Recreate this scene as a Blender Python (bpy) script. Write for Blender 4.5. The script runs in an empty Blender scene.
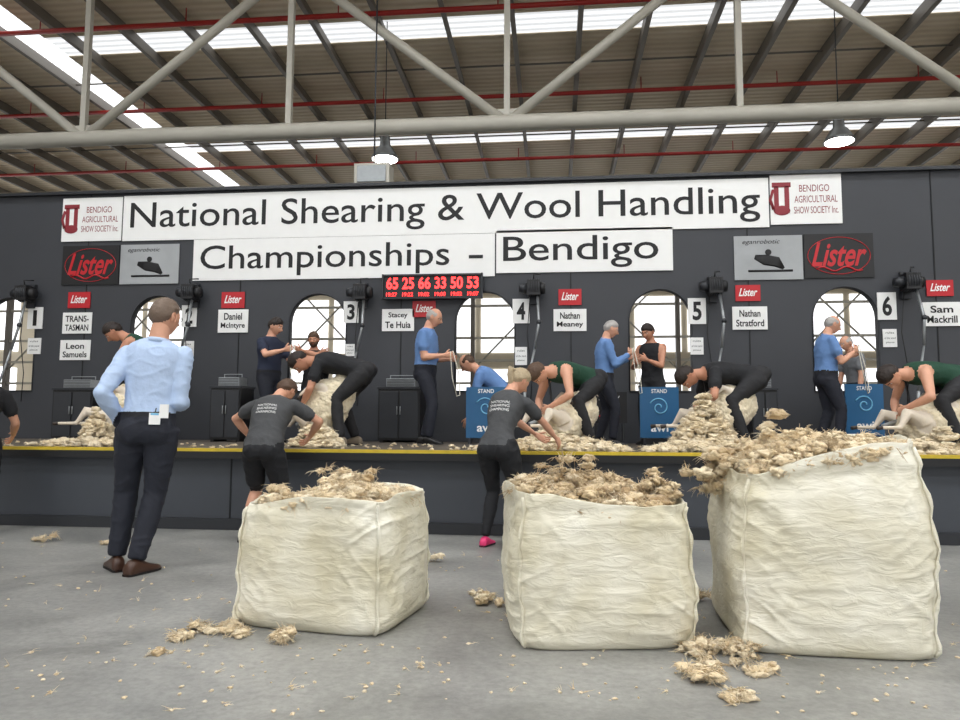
import bpy, bmesh, math, random
import numpy as np
from mathutils import Vector, Matrix, noise
from mathutils.bvhtree import BVHTree
random.seed(3); rng=np.random.default_rng(3)
D=bpy.data; S=bpy.context.scene
V=Vector
# ------------------------------------------------ camera
CH=1.0; YAW=5.9; PITCH=4.95; ROLL=0.3; F=720.0
M3=(Matrix.Rotation(math.radians(YAW),3,'Z')@Matrix.Rotation(math.radians(90+PITCH),3,'X')@Matrix.Rotation(math.radians(ROLL),3,'Z'))
cam=D.cameras.new('camera'); co=D.objects.new('camera',cam); S.collection.objects.link(co)
cam.sensor_width=36; cam.lens=27; co.matrix_world=Matrix.Translation((0,0,CH))@M3.to_4x4()
cam.clip_end=200; S.camera=co
CO=V((0,0,CH)); M3i=M3.transposed()
def ray(u,v): return M3@V(((u-480)/F,(360-v)/F,-1))
def P(u,v,Y): d=ray(u,v); return CO+d*(Y/d.y)
def G(u,v,z=0.0): d=ray(u,v); return CO+d*((z-CH)/d.z)
def proj(p): c=M3i@(V(p)-CO); return 480+F*c.x/-c.z, 360-F*c.y/-c.z
def XU(u,Y,z):
    a,b=-Y*3,Y*3
    for _ in range(40):
        m=(a+b)/2
        if proj((m,Y,z))[0]<u:a=m
        else:b=m
    return (a+b)/2
S.view_settings.view_transform='Standard'
# ------------------------------------------------ materials
def s2l(c): return tuple((x/12.92 if x<=.04045 else ((x+.055)/1.055)**2.4) for x in c)
def rgb(r,g,b): return s2l((r/255,g/255,b/255))
_mc={}
def mat(name,col,rough=.6,var=.12,scale=8,bump=0,bscale=60,metal=0,emit=0,attr=False,sheen=0,spec=None):
    if name in _mc: return _mc[name]
    m=D.materials.new(name); m.use_nodes=True; nt=m.node_tree; N=nt.nodes; L=nt.links
    b=N['Principled BSDF']; b.inputs['Roughness'].default_value=rough; b.inputs['Metallic'].default_value=metal
    if spec is not None: b.inputs['Specular IOR Level'].default_value=spec
    tc=N.new('ShaderNodeTexCoord'); nz=N.new('ShaderNodeTexNoise'); nz.inputs['Scale'].default_value=scale; nz.inputs['Detail'].default_value=5
    L.new(tc.outputs['Object'],nz.inputs['Vector'])
    mx=N.new('ShaderNodeMix'); mx.data_type='RGBA'
    mx.inputs['A'].default_value=(*[c*(1-var) for c in col],1); mx.inputs['B'].default_value=(*[min(1,c*(1+var)) for c in col],1)
    L.new(nz.outputs['Fac'],mx.inputs['Factor'])
    out=mx.outputs['Result']
    if attr:
        at=N.new('ShaderNodeAttribute'); at.attribute_name='tint'
        m2=N.new('ShaderNodeMix'); m2.data_type='RGBA'; m2.blend_type='MULTIPLY'; m2.inputs['Factor'].default_value=1
        L.new(out,m2.inputs['A']); L.new(at.outputs['Color'],m2.inputs['B']); out=m2.outputs['Result']
    L.new(out,b.inputs['Base Color'])
    if bump:
        n2=N.new('ShaderNodeTexNoise'); n2.inputs['Scale'].default_value=bscale; n2.inputs['Detail'].default_value=4
        L.new(tc.outputs['Object'],n2.inputs['Vector']); bp=N.new('ShaderNodeBump'); bp.inputs['Strength'].default_value=bump; bp.inputs['Distance'].default_value=.01
        L.new(n2.outputs['Fac'],bp.inputs['Height']); L.new(bp.outputs['Normal'],b.inputs['Normal'])
    if emit:
        b.inputs['Emission Color'].default_value=(*col,1); b.inputs['Emission Strength'].default_value=emit
    if sheen: b.inputs['Sheen Weight'].default_value=sheen
    _mc[name]=m; return m
WALL=mat('backdrop_paint',rgb(58,60,65),.55,.1,2,.05,40)
WALL2=mat('backdrop_seam',rgb(25,26,29),.7)
STG=mat('stage_paint',rgb(66,70,77),.5,.12,3,.05,50)
STGT=mat('stage_top_boards',rgb(92,84,74),.6,.3,6,.1,40)
BLK=mat('matt_black',rgb(24,24,26),.5,.1)
DGREY=mat('dark_grey_metal',rgb(52,54,58),.4,.1,metal=.3)
YEL=mat('yellow_tape',rgb(205,178,50),.6,.25,14)
WHT=mat('white_board',rgb(244,244,242),.5,.03)
INK=mat('black_ink',rgb(18,18,20),.6,.02)
REDS=mat('red_sign',rgb(190,28,38),.4,.05)
REDL=mat('red_led',(1,.03,.03),.5,0,emit=4)
GREYP=mat('grey_print',rgb(165,168,170),.5,.25,3)
BLUE=mat('blue_board',rgb(38,96,140),.4,.1)
LBLUE=mat('light_blue_print',rgb(120,190,225),.4,.05)
STEEL=mat('painted_steel',rgb(196,192,180),.5,.1,2)
PURL=mat('purlin_steel',rgb(118,112,104),.5,.1,2)
REDP=mat('red_pipe',rgb(175,42,36),.4,.1)
WIN=mat('bright_glazing',(.97,.98,1),.4,0,emit=1.5)
LAMP=mat('lamp_glow',(1,.96,.88),.4,0,emit=14)
CREAMW=mat('far_wall_cream',rgb(215,206,186),.7,.1,1)
WOOL=mat('wool',rgb(236,221,192),.95,.10,25,.9,90,attr=True,sheen=.3,spec=.1)
GALV=mat('galvanised',rgb(150,154,156),.35,.15,20,metal=.6)
ROPE=mat('rope',rgb(225,220,205),.8,.1)
def skylight_mat(name,e):
    m=D.materials.new(name); m.use_nodes=True; nt=m.node_tree;N=nt.nodes;L=nt.links;b=N['Principled BSDF']
    tc=N.new('ShaderNodeTexCoord');w=N.new('ShaderNodeTexWave');w.bands_direction='Y';w.inputs['Scale'].default_value=1.6
    L.new(tc.outputs['Object'],w.inputs['Vector'])
    mp=N.new('ShaderNodeMapRange');mp.inputs['To Min'].default_value=e*.7;mp.inputs['To Max'].default_value=e*1.2
    L.new(w.outputs['Fac'],mp.inputs['Value']);L.new(mp.outputs['Result'],b.inputs['Emission Strength'])
    b.inputs['Base Color'].default_value=(.8,.85,.88,1); b.inputs['Emission Color'].default_value=(.96,.98,1,1); return m
SKYL=skylight_mat('skylight_sheet',.95); SKYL_FILL=skylight_mat('skylight_fill_unseen',6.8)  # second sheet glows harder: added fill for strips out of view
def floor_mat():
    m=D.materials.new('concrete_floor'); m.use_nodes=True; nt=m.node_tree;N=nt.nodes;L=nt.links;b=N['Principled BSDF']
    tc=N.new('ShaderNodeTexCoord')
    a=N.new('ShaderNodeTexNoise');a.inputs['Scale'].default_value=.9;a.inputs['Detail'].default_value=10;a.inputs['Roughness'].default_value=.7;a.inputs['Distortion'].default_value=.4
    c=N.new('ShaderNodeTexNoise');c.inputs['Scale'].default_value=28;c.inputs['Detail'].default_value=6;c.inputs['Roughness'].default_value=.7
    L.new(tc.outputs['Object'],a.inputs['Vector']);L.new(tc.outputs['Object'],c.inputs['Vector'])
    r=N.new('ShaderNodeValToRGB');r.color_ramp.elements[0].position=.34;r.color_ramp.elements[1].position=.66
    r.color_ramp.elements[0].color=(*rgb(112,112,109),1);r.color_ramp.elements[1].color=(*rgb(168,167,162),1)
    L.new(a.outputs['Fac'],r.inputs['Fac'])
    cr=N.new('ShaderNodeValToRGB');cr.color_ramp.elements[0].position=.35;cr.color_ramp.elements[1].position=.6;cr.color_ramp.elements[0].color=(.6,.6,.6,1)
    L.new(c.outputs['Fac'],cr.inputs['Fac'])
    mx=N.new('ShaderNodeMix');mx.data_type='RGBA';mx.blend_type='MULTIPLY';mx.inputs['Factor'].default_value=.6
    L.new(r.outputs['Color'],mx.inputs['A']);L.new(cr.outputs['Color'],mx.inputs['B'])
    L.new(mx.outputs['Result'],b.inputs['Base Color'])
    r2=N.new('ShaderNodeMapRange');r2.inputs['To Min'].default_value=.22;r2.inputs['To Max'].default_value=.6
    L.new(a.outputs['Fac'],r2.inputs['Value']);L.new(r2.outputs['Result'],b.inputs['Roughness'])
    bp=N.new('ShaderNodeBump');bp.inputs['Strength'].default_value=.12;bp.inputs['Distance'].default_value=.01
    L.new(c.outputs['Fac'],bp.inputs['Height']);L.new(bp.outputs['Normal'],b.inputs['Normal'])
    return m
def bag_mat():
    m=D.materials.new('woven_polypropylene'); m.use_nodes=True; nt=m.node_tree;N=nt.nodes;L=nt.links;b=N['Principled BSDF']
    tc=N.new('ShaderNodeTexCoord')
    a=N.new('ShaderNodeTexNoise');a.inputs['Scale'].default_value=4;a.inputs['Detail'].default_value=7
    L.new(tc.outputs['Object'],a.inputs['Vector'])
    r=N.new('ShaderNodeValToRGB');r.color_ramp.elements[0].position=.3;r.color_ramp.elements[1].position=.7
    r.color_ramp.elements[0].color=(*rgb(212,204,176),1);r.color_ramp.elements[1].color=(*rgb(242,238,222),1)
    L.new(a.outputs['Fac'],r.inputs['Fac']);L.new(r.outputs['Color'],b.inputs['Base Color'])
    b.inputs['Roughness'].default_value=.36
    mp=N.new('ShaderNodeMapping');mp.inputs['Scale'].default_value=(9,9,26)
    n2=N.new('ShaderNodeTexNoise');n2.inputs['Scale'].default_value=1;n2.inputs['Detail'].default_value=7;n2.inputs['Distortion'].default_value=.8
    L.new(tc.outputs['Object'],mp.inputs['Vector']);L.new(mp.outputs['Vector'],n2.inputs['Vector'])
    w=N.new('ShaderNodeTexWave');w.bands_direction='Z';w.inputs['Scale'].default_value=70;w.inputs['Distortion'].default_value=1
    L.new(tc.outputs['Object'],w.inputs['Vector'])
    b1=N.new('ShaderNodeBump');b1.inputs['Strength'].default_value=.6;b1.inputs['Distance'].default_value=.018
    b2=N.new('ShaderNodeBump');b2.inputs['Strength'].default_value=.12;b2.inputs['Distance'].default_value=.003
    L.new(n2.outputs['Fac'],b1.inputs['Height']);L.new(w.outputs['Fac'],b2.inputs['Height']);L.new(b1.outputs['Normal'],b2.inputs['Normal']);L.new(b2.outputs['Normal'],b.inputs['Normal'])
    return m
def roof_mat():
    m=D.materials.new('roof_sheeting'); m.use_nodes=True; nt=m.node_tree;N=nt.nodes;L=nt.links;b=N['Principled BSDF']
    tc=N.new('ShaderNodeTexCoord');w=N.new('ShaderNodeTexWave');w.bands_direction='Y';w.inputs['Scale'].default_value=1.6;w.inputs['Distortion'].default_value=.0
    L.new(tc.outputs['Object'],w.inputs['Vector'])
    n=N.new('ShaderNodeTexNoise');n.inputs['Scale'].default_value=.5;n.inputs['Detail'].default_value=4;L.new(tc.outputs['Object'],n.inputs['Vector'])
    r=N.new('ShaderNodeValToRGB');r.color_ramp.elements[0].color=(*rgb(205,184,152),1);r.color_ramp.elements[1].color=(*rgb(252,238,212),1)
    mm=N.new('ShaderNodeMath');mm.operation='ADD';m2=N.new('ShaderNodeMath');m2.operation='MULTIPLY';m2.inputs[1].default_value=.45
    L.new(w.outputs['Fac'],m2.inputs[0]);L.new(m2.outputs[0],mm.inputs[0]);L.new(n.outputs['Fac'],mm.inputs[1]);
    m3=N.new('ShaderNodeMath');m3.operation='MULTIPLY';m3.inputs[1].default_value=.7;L.new(mm.outputs[0],m3.inputs[0])
    L.new(m3.outputs[0],r.inputs['Fac']);L.new(r.outputs['Color'],b.inputs['Base Color']);b.inputs['Roughness'].default_value=.6
    bp=N.new('ShaderNodeBump');bp.inputs['Strength'].default_value=.5;bp.inputs['Distance'].default_value=.04;L.new(w.outputs['Fac'],bp.inputs['Height']);L.new(bp.outputs['Normal'],b.inputs['Normal'])
    return m
# ------------------------------------------------ mesh builder
def perp(t):
    a=V((0,0,1)) if abs(t.z)<.9 else V((1,0,0))
    r=a.cross(t).normalized(); return r
def tube_geo(pts,rad,n=10,ratio=1.0,right=None):
    pts=[V(p) for p in pts]; k=len(pts)
    if not hasattr(rad,'__len__'): rad=[rad]*k
    vs=[];fs=[];r=None
    for i,p in enumerate(pts):
        if i==0:t=pts[1]-pts[0]
        elif i==k-1:t=pts[-1]-pts[-2]
        else:t=(pts[i+1]-p).normalized()+(p-pts[i-1]).normalized()
        if t.length<1e-9:t=V((0,0,1))
        t.normalize()
        if r is None: r=V(right) if right is not None else perp(t)
        r=(r-t*r.dot(t)); r=r.normalized() if r.length>1e-6 else perp(t)
        q=t.cross(r)
        for j in range(n):
            a=2*math.pi*j/n; vs.append(p+r*(math.cos(a)*rad[i])+q*(math.sin(a)*rad[i]*ratio))
    for i in range(k-1):
        for j in range(n):
            j2=(j+1)%n; fs.append((i*n+j,i*n+j2,(i+1)*n+j2,(i+1)*n+j))
    fs.append(tuple(range(n-1,-1,-1))); fs.append(tuple((k-1)*n+j for j in range(n)))
    return vs,fs
def sph_geo(c,rx,ry=None,rz=None,n=12,m=8,R=None):
    ry=ry or rx; rz=rz or rx; c=V(c)
    vs=[];fs=[]
    def tr(v): 
        if R is not None: v=R@v
        return v+c
    vs.append(tr(V((0,0,-rz))))
    for i in range(1,m):
        f=-math.pi/2+math.pi*i/m
        for j in range(n):
            a=2*math.pi*j/n; vs.append(tr(V((rx*math.cos(f)*math.cos(a),ry*math.cos(f)*math.sin(a),rz*math.sin(f)))))
    vs.append(tr(V((0,0,rz))))
    for j in range(n): fs.append((0,1+(j+1)%n,1+j))
    for i in range(m-2):
        for j in range(n): fs.append((1+i*n+j,1+i*n+(j+1)%n,1+(i+1)*n+(j+1)%n,1+(i+1)*n+j))
    l=len(vs)-1;b=1+(m-2)*n
    for j in range(n): fs.append((b+j,b+(j+1)%n,l))
    return vs,fs
class MB:
    def __init__(s): s.v=[];s.f=[];s.m=[];s.mats=[];s.sm=[]
    def mi(s,m):
        if m not in s.mats: s.mats.append(m)
        return s.mats.index(m)
    def add(s,vs,fs,m,smooth=False,T=None):
        o=len(s.v)
        if T is not None: vs=[T@V(v) for v in vs]
        s.v.extend(tuple(v) for v in vs); s.f.extend(tuple(i+o for i in f) for f in fs)
        if isinstance(m,(list,tuple)):
            s.m.extend(s.mi(x) for x in m)
        else: s.m.extend([s.mi(m)]*len(fs))
        s.sm.extend([smooth]*len(fs))
    def box(s,c,sz,m,R=None):
        c=V(c);h=[x/2 for x in sz];vs=[]
        for z in(-1,1):
            for x,y in((-1,-1),(1,-1),(1,1),(-1,1)):
                q=V((x*h[0],y*h[1],z*h[2]))
                if R is not None:q=R@q
                vs.append(c+q)
        s.add(vs,[(3,2,1,0),(4,5,6,7),(0,1,5,4),(1,2,6,5),(2,3,7,6),(3,0,4,7)],m)
    def tube(s,pts,rad,m,n=10,smooth=True,ratio=1.0,right=None,T=None): 
        a,b=tube_geo(pts,rad,n,ratio,right); s.add(a,b,m,smooth,T)
    def sph(s,c,rx,ry=None,rz=None,m=None,n=12,k=8,R=None,T=None): a,b=sph_geo(c,rx,ry,rz,n,k,R); s.add(a,b,m,True,T)
    def build(s,name,bevel=0):
        me=D.meshes.new(name); me.from_pydata(s.v,[],s.f); 
        for m in s.mats: me.materials.append(m)
        me.polygons.foreach_set('material_index',s.m); me.polygons.foreach_set('use_smooth',s.sm); me.update()
        ob=D.objects.new(name,me); S.collection.objects.link(ob)
        if bevel:
            bv=ob.modifiers.new('bevel','BEVEL'); bv.width=bevel; bv.segments=2; bv.limit_method='ANGLE'
        return ob
_tc={}
def text_geo(t,shear=0,bold=0):
    key=(t,shear,bold)
    if key in _tc: return _tc[key]
    cu=D.curves.new('t','FONT'); cu.body=t; cu.shear=shear; cu.offset=bold; cu.resolution_u=4
    ob=D.objects.new('t',cu); S.collection.objects.link(ob)
    dg=bpy.context.evaluated_depsgraph_get(); me=D.meshes.new_from_object(ob.evaluated_get(dg))
    vs=np.array([v.co[:2] for v in me.vertices]) if len(me.vertices) else np.zeros((0,2)); fs=[tuple(p.vertices) for p in me.polygons]
    D.objects.remove(ob); D.meshes.remove(me)
    mn=vs.min(0);mxx=vs.max(0); vs=(vs-(mn+mxx)/2)/np.maximum(mxx-mn,1e-6)
    _tc[key]=(vs,fs); return vs,fs
def add_text(mb,t,cx,cz,w,h,Y,m,shear=0,bold=0):
    vs,fs=text_geo(t,shear,bold); mb.add([V((cx+a*w,Y,cz+b*h)) for a,b in vs],fs,m)
# ------------------------------------------------ place constants
YW=9.5; YS=6.4; ZS=.74; RZ=9.0
mb=MB(); mb.box((0,10,-.05),(56,50,.1),floor_mat()); mb.build('floor')
RM=roof_mat()
def GZ(u,v): return G(u,v,RZ)
ys=[GZ(480,36).y,GZ(480,15).y]; sA=(min(ys),max(ys))
ys=[GZ(480,143).y,GZ(480,134).y]; sB=(min(ys),max(ys))
lx=sorted([GZ(95,92).x,GZ(112,92).x]); sL=(lx[0]-.1,lx[0]+.5)
strips=[(-7,-4.6),(-1.2,1.0),(4.8,6.8),sA,sB]  # leading strips are unseen, put overhead as fill light; sA and sB are visible
xr=(-26,26)
mb=MB()
edges=[-14]+[e for s in strips for e in s]+[34]
for i in range(0,len(edges),2):
    y0,y1=edges[i],edges[i+1]
    for (x0,x1) in ((xr[0],sL[0]),(sL[1],xr[1])):
        mb.box(((x0+x1)/2,(y0+y1)/2,RZ+.05),(x1-x0,y1-y0,.1),RM)
mb.build('ceiling')
mb=MB()
for i,(y0,y1) in enumerate(strips):
    mt=SKYL_FILL if i<3 else SKYL
    mb.box(((sL[1]+xr[1])/2,(y0+y1)/2,RZ+.05),(xr[1]-sL[1],y1-y0,.06),mt)
    mb.box(((sL[0]+xr[0])/2,(y0+y1)/2,RZ+.05),(sL[0]-xr[0],y1-y0,.06),RM)
mb.box(((sL[0]+sL[1])/2,10,RZ+.05),(sL[1]-sL[0],48,.06),skylight_mat('skylight_ridge',2.0))
mb.build('window_1')
mb=MB(); x=-25.5
while x<26:
    mb.box((x,10,RZ-.14),(.035,48,.26),PURL); mb.box((x+.035,10,RZ-.265),(.09,48,.02),PURL)
    x+=1.3
for yy in np.arange(-12,34,3.9): mb.tube([(-25.8,yy,RZ-.12),(25.8,yy,RZ-.12)],.02,PURL,6)
mb.build('roof_purlins')
mb=MB()
for (u,v) in ((480,97),(480,160),(480,8)):
    g=G(u,v,RZ-.42); mb.tube([(-25.7,g.y,g.z),(25.7,g.y,g.z)],.05,REDP,8)
    for xx in np.arange(-25,26,3.0): mb.tube([(xx,g.y,g.z),(xx,g.y,RZ-.1)],.012,REDP,5)
mb.build('sprinkler_pipes')
def truss(Y,zb,zt,xb,xt,r,name,web=True):
    mb=MB(); mb.tube([(-25.8,Y,zb),(25.8,Y,zb)],r*1.1,STEEL,12); mb.tube([(-25.8,Y,zt),(25.8,Y,zt)],r*1.1,STEEL,12)
    if web:
        for a in xb: mb.box((a,Y,(zb+zt)/2),(r*.8,r*.8,zt-zb),STEEL)
        for a in xt: mb.box((a,Y,(zb+zt)/2),(r*.8,r*.8,zt-zb),STEEL)
        al=sorted([(a,zb) for a in xb]+[(a,zt) for a in xt])
        for (a,za),(b,z2) in zip(al[:-1],al[1:]):
            if za!=z2: mb.tube([(a,Y,za),(b,Y,z2)],r*.66,STEEL,10)
        for a in xb: mb.box((a,Y,zb+.12),(.5,.02,.22),STEEL)
    mb.build(name)
YT=11.0; zb=P(480,124,YT).z
xb0=P(507,113,YT).x; sp=(P(738,60,YT).x-P(290,60,YT).x)/2
truss(YT,zb,8.55,[xb0+sp*2*k for k in range(-5,6)],[xb0+sp*(2*k+1) for k in range(-5,5)],.115,'roof_truss')
truss(17.5,P(480,184,17.5).z,8.6,[],[],.12,'roof_truss',False)
truss(25,7.2,8.6,[],[],.1,'roof_truss',False)
mb=MB(); mb.box((0,34,4.5),(52,.2,9.2),CREAMW); mb.build('wall_far')
mb=MB()
for xx in np.arange(-24,25,2.4):
    mb.box((xx,33.86,5.6),(2.1,.05,2.6),WIN); mb.box((xx,33.86,2.4),(2.1,.05,2.2),WIN)
mb.build('window_2')
mb=MB(); mb.box((-26,10,4.5),(.2,48,9.2),CREAMW); mb.build('wall_left')
mb=MB()
for yy in np.arange(12,33,2.4):
    mb.box((-25.86,yy,5.6),(.05,2.1,2.6),WIN); mb.box((-25.86,yy,2.4),(.05,2.1,2.2),WIN)
mb.build('left_glow_panels')  # glowing panels added on the left wall to brighten the view through the arches
mb=MB(); mb.box((26,10,4.5),(.2,48,9.2),CREAMW); mb.build('wall_right')
mb=MB()
for xx in np.arange(-18,19,3.1):
    mb.box((xx,22,3.9),(.12,.2,7.8),PURL)
    mb.tube([(xx,22,2.6),(xx+3.1,22,5.8)],.03,STEEL,6); mb.tube([(xx,22,5.8),(xx+3.1,22,2.6)],.03,STEEL,6)
for z in (2.2,2.9,3.6,4.6,5.3,5.9): mb.box((0,22,z),(38,.08,.07),STEEL)
mb.build('steel_portal_frame')
ztop=P(480,184,YW).z
ax=[XU(u,YW,2.4) for u in (10,158,318,485,660,845)]
xl,xrr=-10.5,8.6
cu=D.curves.new('bd','CURVE'); cu.dimensions='2D'; cu.fill_mode='BOTH'; cu.extrude=.04
def spl(pts):
    s=cu.splines.new('POLY'); s.points.add(len(pts)-1)
    for i,p in enumerate(pts): s.points[i].co=(p[0],p[1],0,1)
    s.use_cyclic_u=True
spl([(xl,0),(xrr,0),(xrr,ztop),(xl,ztop)])
AW=.39; ARZ=P(485,292,YW).z-AW; ABZ=1.42
def archpts(x,w,zt,zb_,n=16):
    return [(x-w,zb_),(x+w,zb_)]+[(x+w*math.cos(math.pi*i/n),zt+w*math.sin(math.pi*i/n)) for i in range(n+1)]
for x in ax: spl(archpts(x,AW,ARZ,ABZ))
ob=D.objects.new('bd',cu); S.collection.objects.link(ob)
me=D.meshes.new_from_object(ob.evaluated_get(bpy.context.evaluated_depsgraph_get())); D.objects.remove(ob)
me.materials.clear(); me.materials.append(WALL)
wo=D.objects.new('wall_back',me); S.collection.objects.link(wo); wo.rotation_euler=(math.pi/2,0,0); wo.location=(0,YW+.04,0)
mb=MB()
for x in ax:
    ap=archpts(x,AW+.01,ARZ,ABZ-.01); mb.tube([(p[0],YW-.005,p[1]) for p in ap]+[(ap[0][0],YW-.005,ap[0][1])],.01,DGREY,6)
mb.build('trim_1')
mb=MB()
for k in range(-4,4):
    x=ax[3]+2.28*(k+.5); mb.box((x,YW-.004,(ztop+ZS)/2),(.012,.012,ztop-ZS),WALL2)
mb.box(((xl+xrr)/2,YW-.01,ztop+.02),(xrr-xl,.12,.04),DGREY)
mb.build('trim_2')
mb=MB(); mb.box(((xl+xrr)/2,(YS+YW)/2+.05,ZS/2-.02),(xrr-xl,YW-YS-.12,ZS-.04),STG)
mb.box(((xl+xrr)/2,(YS+YW)/2,ZS-.02),(xrr-xl,YW-YS-.02,.04),STGT)
mb.box(((xl+xrr)/2,YS-.005,ZS-.045),(xrr-xl,.03,.08),BLK)
mb.box(((xl+xrr)/2,YS+.03,ZS+.004),(xrr-xl,.09,.008),YEL)
mb.box(((xl+xrr)/2,YS-.021,ZS-.008),(xrr-xl,.004,.022),YEL)
for k in np.arange(xl+.3,xrr,2.4): mb.box((k,YS+.108,.36),(.012,.01,.64),WALL2)
mb.box(((xl+xrr)/2,YS+.09,.05),(xrr-xl,.04,.1),DGREY)
mb.build('shearing_stage')
# ------------------------------------------------ signs
def sign(name,u0,v0,u1,v1,panel,texts,Y=YW-.02,th=.012,extra=None):
    uc=(u0+u1)/2;vc=(v0+v1)/2
    z0=P(uc,v0,Y).z;z1=P(uc,v1,Y).z;x0=P(u0,vc,Y).x;x1=P(u1,vc,Y).x
    w=x1-x0;h=z0-z1;cx=(x0+x1)/2;cz=(z0+z1)/2
    mb=MB(); mb.box((cx,Y+th/2,cz),(w,th,h),panel)
    for t in texts:
        s,rx,rz,rw,rh,m=t[:6]; k=t[6] if len(t)>6 else 0; b=t[7] if len(t)>7 else 0
        add_text(mb,s,cx+rx*w,cz+rz*h,rw*w,rh*h,Y-.003,m,k,b)
    if extra: extra(mb,cx,cz,w,h,Y-.003)
    return mb.build(name)
MAR=mat('maroon_print',rgb(140,40,50),.5,.05)
zt_=P(446,187,YW-.02).z; zb2=P(446,234,YW-.02).z
def zsign(name,u0,u1,z0,z1,panel,texts,extra=None):
    Y=YW-.02; zc=(z0+z1)/2; x0=XU(u0,Y,zc);x1=XU(u1,Y,zc);w=x1-x0-.006;h=z0-z1;cx=(x0+x1)/2
    mb=MB(); mb.box((cx,Y+.006,zc),(w,.012,h),panel)
    for t in texts:
        s,rx,rz,rw,rh,m=t[:6]; k=t[6] if len(t)>6 else 0; b=t[7] if len(t)>7 else 0
        add_text(mb,s,cx+rx*w,zc+rz*h,rw*w,rh*h,Y-.003,m,k,b)
    if extra: extra(mb,cx,zc,w,h,Y-.003)
    return mb.build(name)
zsign('championship_banner',123,769,zt_,zb2,WHT,[('National Shearing & Wool Handling',0,-.02,.975,.74,INK,0,.004)])
zl1=P(433,277,YW-.02).z
zsign('championship_banner',193,495,zb2-.005,zl1,WHT,[('Championships',-.06,-.03,.83,.76,INK,0,.004)],lambda mb,cx,cz,w,h,Y:mb.box((cx+w*.44,Y,cz-h*.04),(w*.045,.003,h*.08),INK))
zsign('championship_banner',496,673,zb2+.03,zl1+.04,WHT,[('Bendigo',-.02,-.03,.88,.76,INK,0,.004)])
def logo(rx):
    def ex(mb,cx,cz,w,h,Y):
        x=cx+rx*w
        mb.box((x,Y,cz+h*.3),(h*.36,.003,h*.1),MAR); mb.box((x-h*.1,Y,cz),(h*.09,.003,h*.55),MAR); mb.box((x+h*.1,Y,cz),(h*.09,.003,h*.55),MAR)
        mb.sph((x,Y,cz-h*.22),h*.16,.004,h*.1,m=MAR); mb.tube([(x-h*.16,Y,cz+h*.2),(x-h*.22,Y,cz),(x-h*.16,Y,cz-h*.2)],h*.03,MAR,6)
    return ex
lt=[('BENDIGO',.12,.22,.42,.14,MAR),('AGRICULTURAL',.14,.0,.6,.14,MAR),('SHOW SOCIETY Inc.',.14,-.22,.62,.14,MAR)]
zsign('society_logo_sign',62,122,zt_-.01,zb2+.01,WHT,lt,logo(-.34))
zsign('society_logo_sign',770,842,zt_+.03,zb2+.03,WHT,lt,logo(-.34))
def swoosh(mb,cx,cz,w,h,Y):
    mb.tube([(cx-w*.33+w*.66*i/12,Y,cz-h*.3+.05*h*math.sin(i)) for i in range(13)],h*.02,REDS,6)
    mb.tube([(cx+w*.45*math.cos(a),Y,cz+h*.42*math.sin(a)) for a in np.linspace(0,2*math.pi,40)],h*.008,REDS,5)
def shearer_print(mb,cx,cz,w,h,Y):
    mb.tube([(cx-w*.2,Y,cz+h*.02),(cx-w*.05,Y,cz-h*.05),(cx+w*.12,Y,cz-h*.1),(cx+w*.22,Y,cz-h*.25)],[h*.05,h*.12,h*.12,h*.03],INK,8,ratio=.05,right=(0,0,1))
    mb.tube([(cx-w*.3,Y,cz-h*.3),(cx+w*.35,Y,cz-h*.3)],h*.025,INK,6,ratio=.3,right=(0,0,1))
    mb.sph((cx+w*.0,Y,cz+h*.12),h*.07,.003,h*.07,m=INK)
z0=P(90,246,YW).z;z1=P(90,285,YW).z
zsign('sponsor_banner',62,119,z0,z1,BLK,[('Lister',0,.03,.8,.55,REDS,.4,.02)],swoosh)
zsign('photo_banner',120,179,z0,z1,GREYP,[('eganrobotic',-.1,.35,.55,.13,INK,.3)],shearer_print)
zsign('photo_banner',734,803,P(768,236,YW).z,P(768,280,YW).z,GREYP,[('eganrobotic',-.1,.35,.55,.13,INK,.3)],shearer_print)
zsign('sponsor_banner',804,874,P(838,234,YW).z,P(838,278,YW).z,BLK,[('Lister',0,.03,.8,.55,REDS,.4,.02)],swoosh)
for (u,v,w) in ((79,300,22),(233,300,23),(424,309,23),(570,297,23),(748,293,25),(940,288,27)):
    sign('sponsor_plate',u-w/2,v-8,u+w/2,v+8,REDS,[('Lister',0,.05,.75,.5,WHT,.4,.02)])
for (u,v,w,h,a,b) in ((77,323,29,21,'TRANS-','TASMAN'),(75,350,30,20,'Leon','Samuels'),(233,321,30,23,'Daniel','McIntyre'),(398,320,32,22,'Stacey','Te Huia'),(570,320,33,22,'Nathan','Meaney'),(750,318,35,23,'Nathan','Stratford'),(942,314,38,24,'Sam','Mackrill')):
    sign('name_sign',u-w/2,v-h/2,u+w/2,v+h/2,WHT,[(a,0,.2,.6 if a!='TRANS-' else .8,.3,INK,0,.02),(b,0,-.22,.8,.3,INK,0,.02)])
for (u,v,w,n) in ((35,318,15,'1'),(189,316,15,'2'),(351,312,15,'3'),(521,311,17,'4'),(697,311,18,'5'),(887,306,19,'6')):
    sign('stand_number_sign',u-w/2,v-w*.72,u+w/2,v+w*.72,WHT,[(n,0,0,.5 if n!='1' else .25,.72,INK,0,.03)])
for (u,v,w,h) in ((34,346,13,16),(187,349,13,16),(521,356,12,18),(350,350,9,12),(697,346,13,17),(890,338,14,18)):
    sign('paper_notice',u-w/2,v-h/2,u+w/2,v+h/2,WHT,[('rules',0,.3,.6,.12,INK),('of the stand',0,0,.8,.12,INK),('please',0,-.25,.6,.12,INK)])
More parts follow.
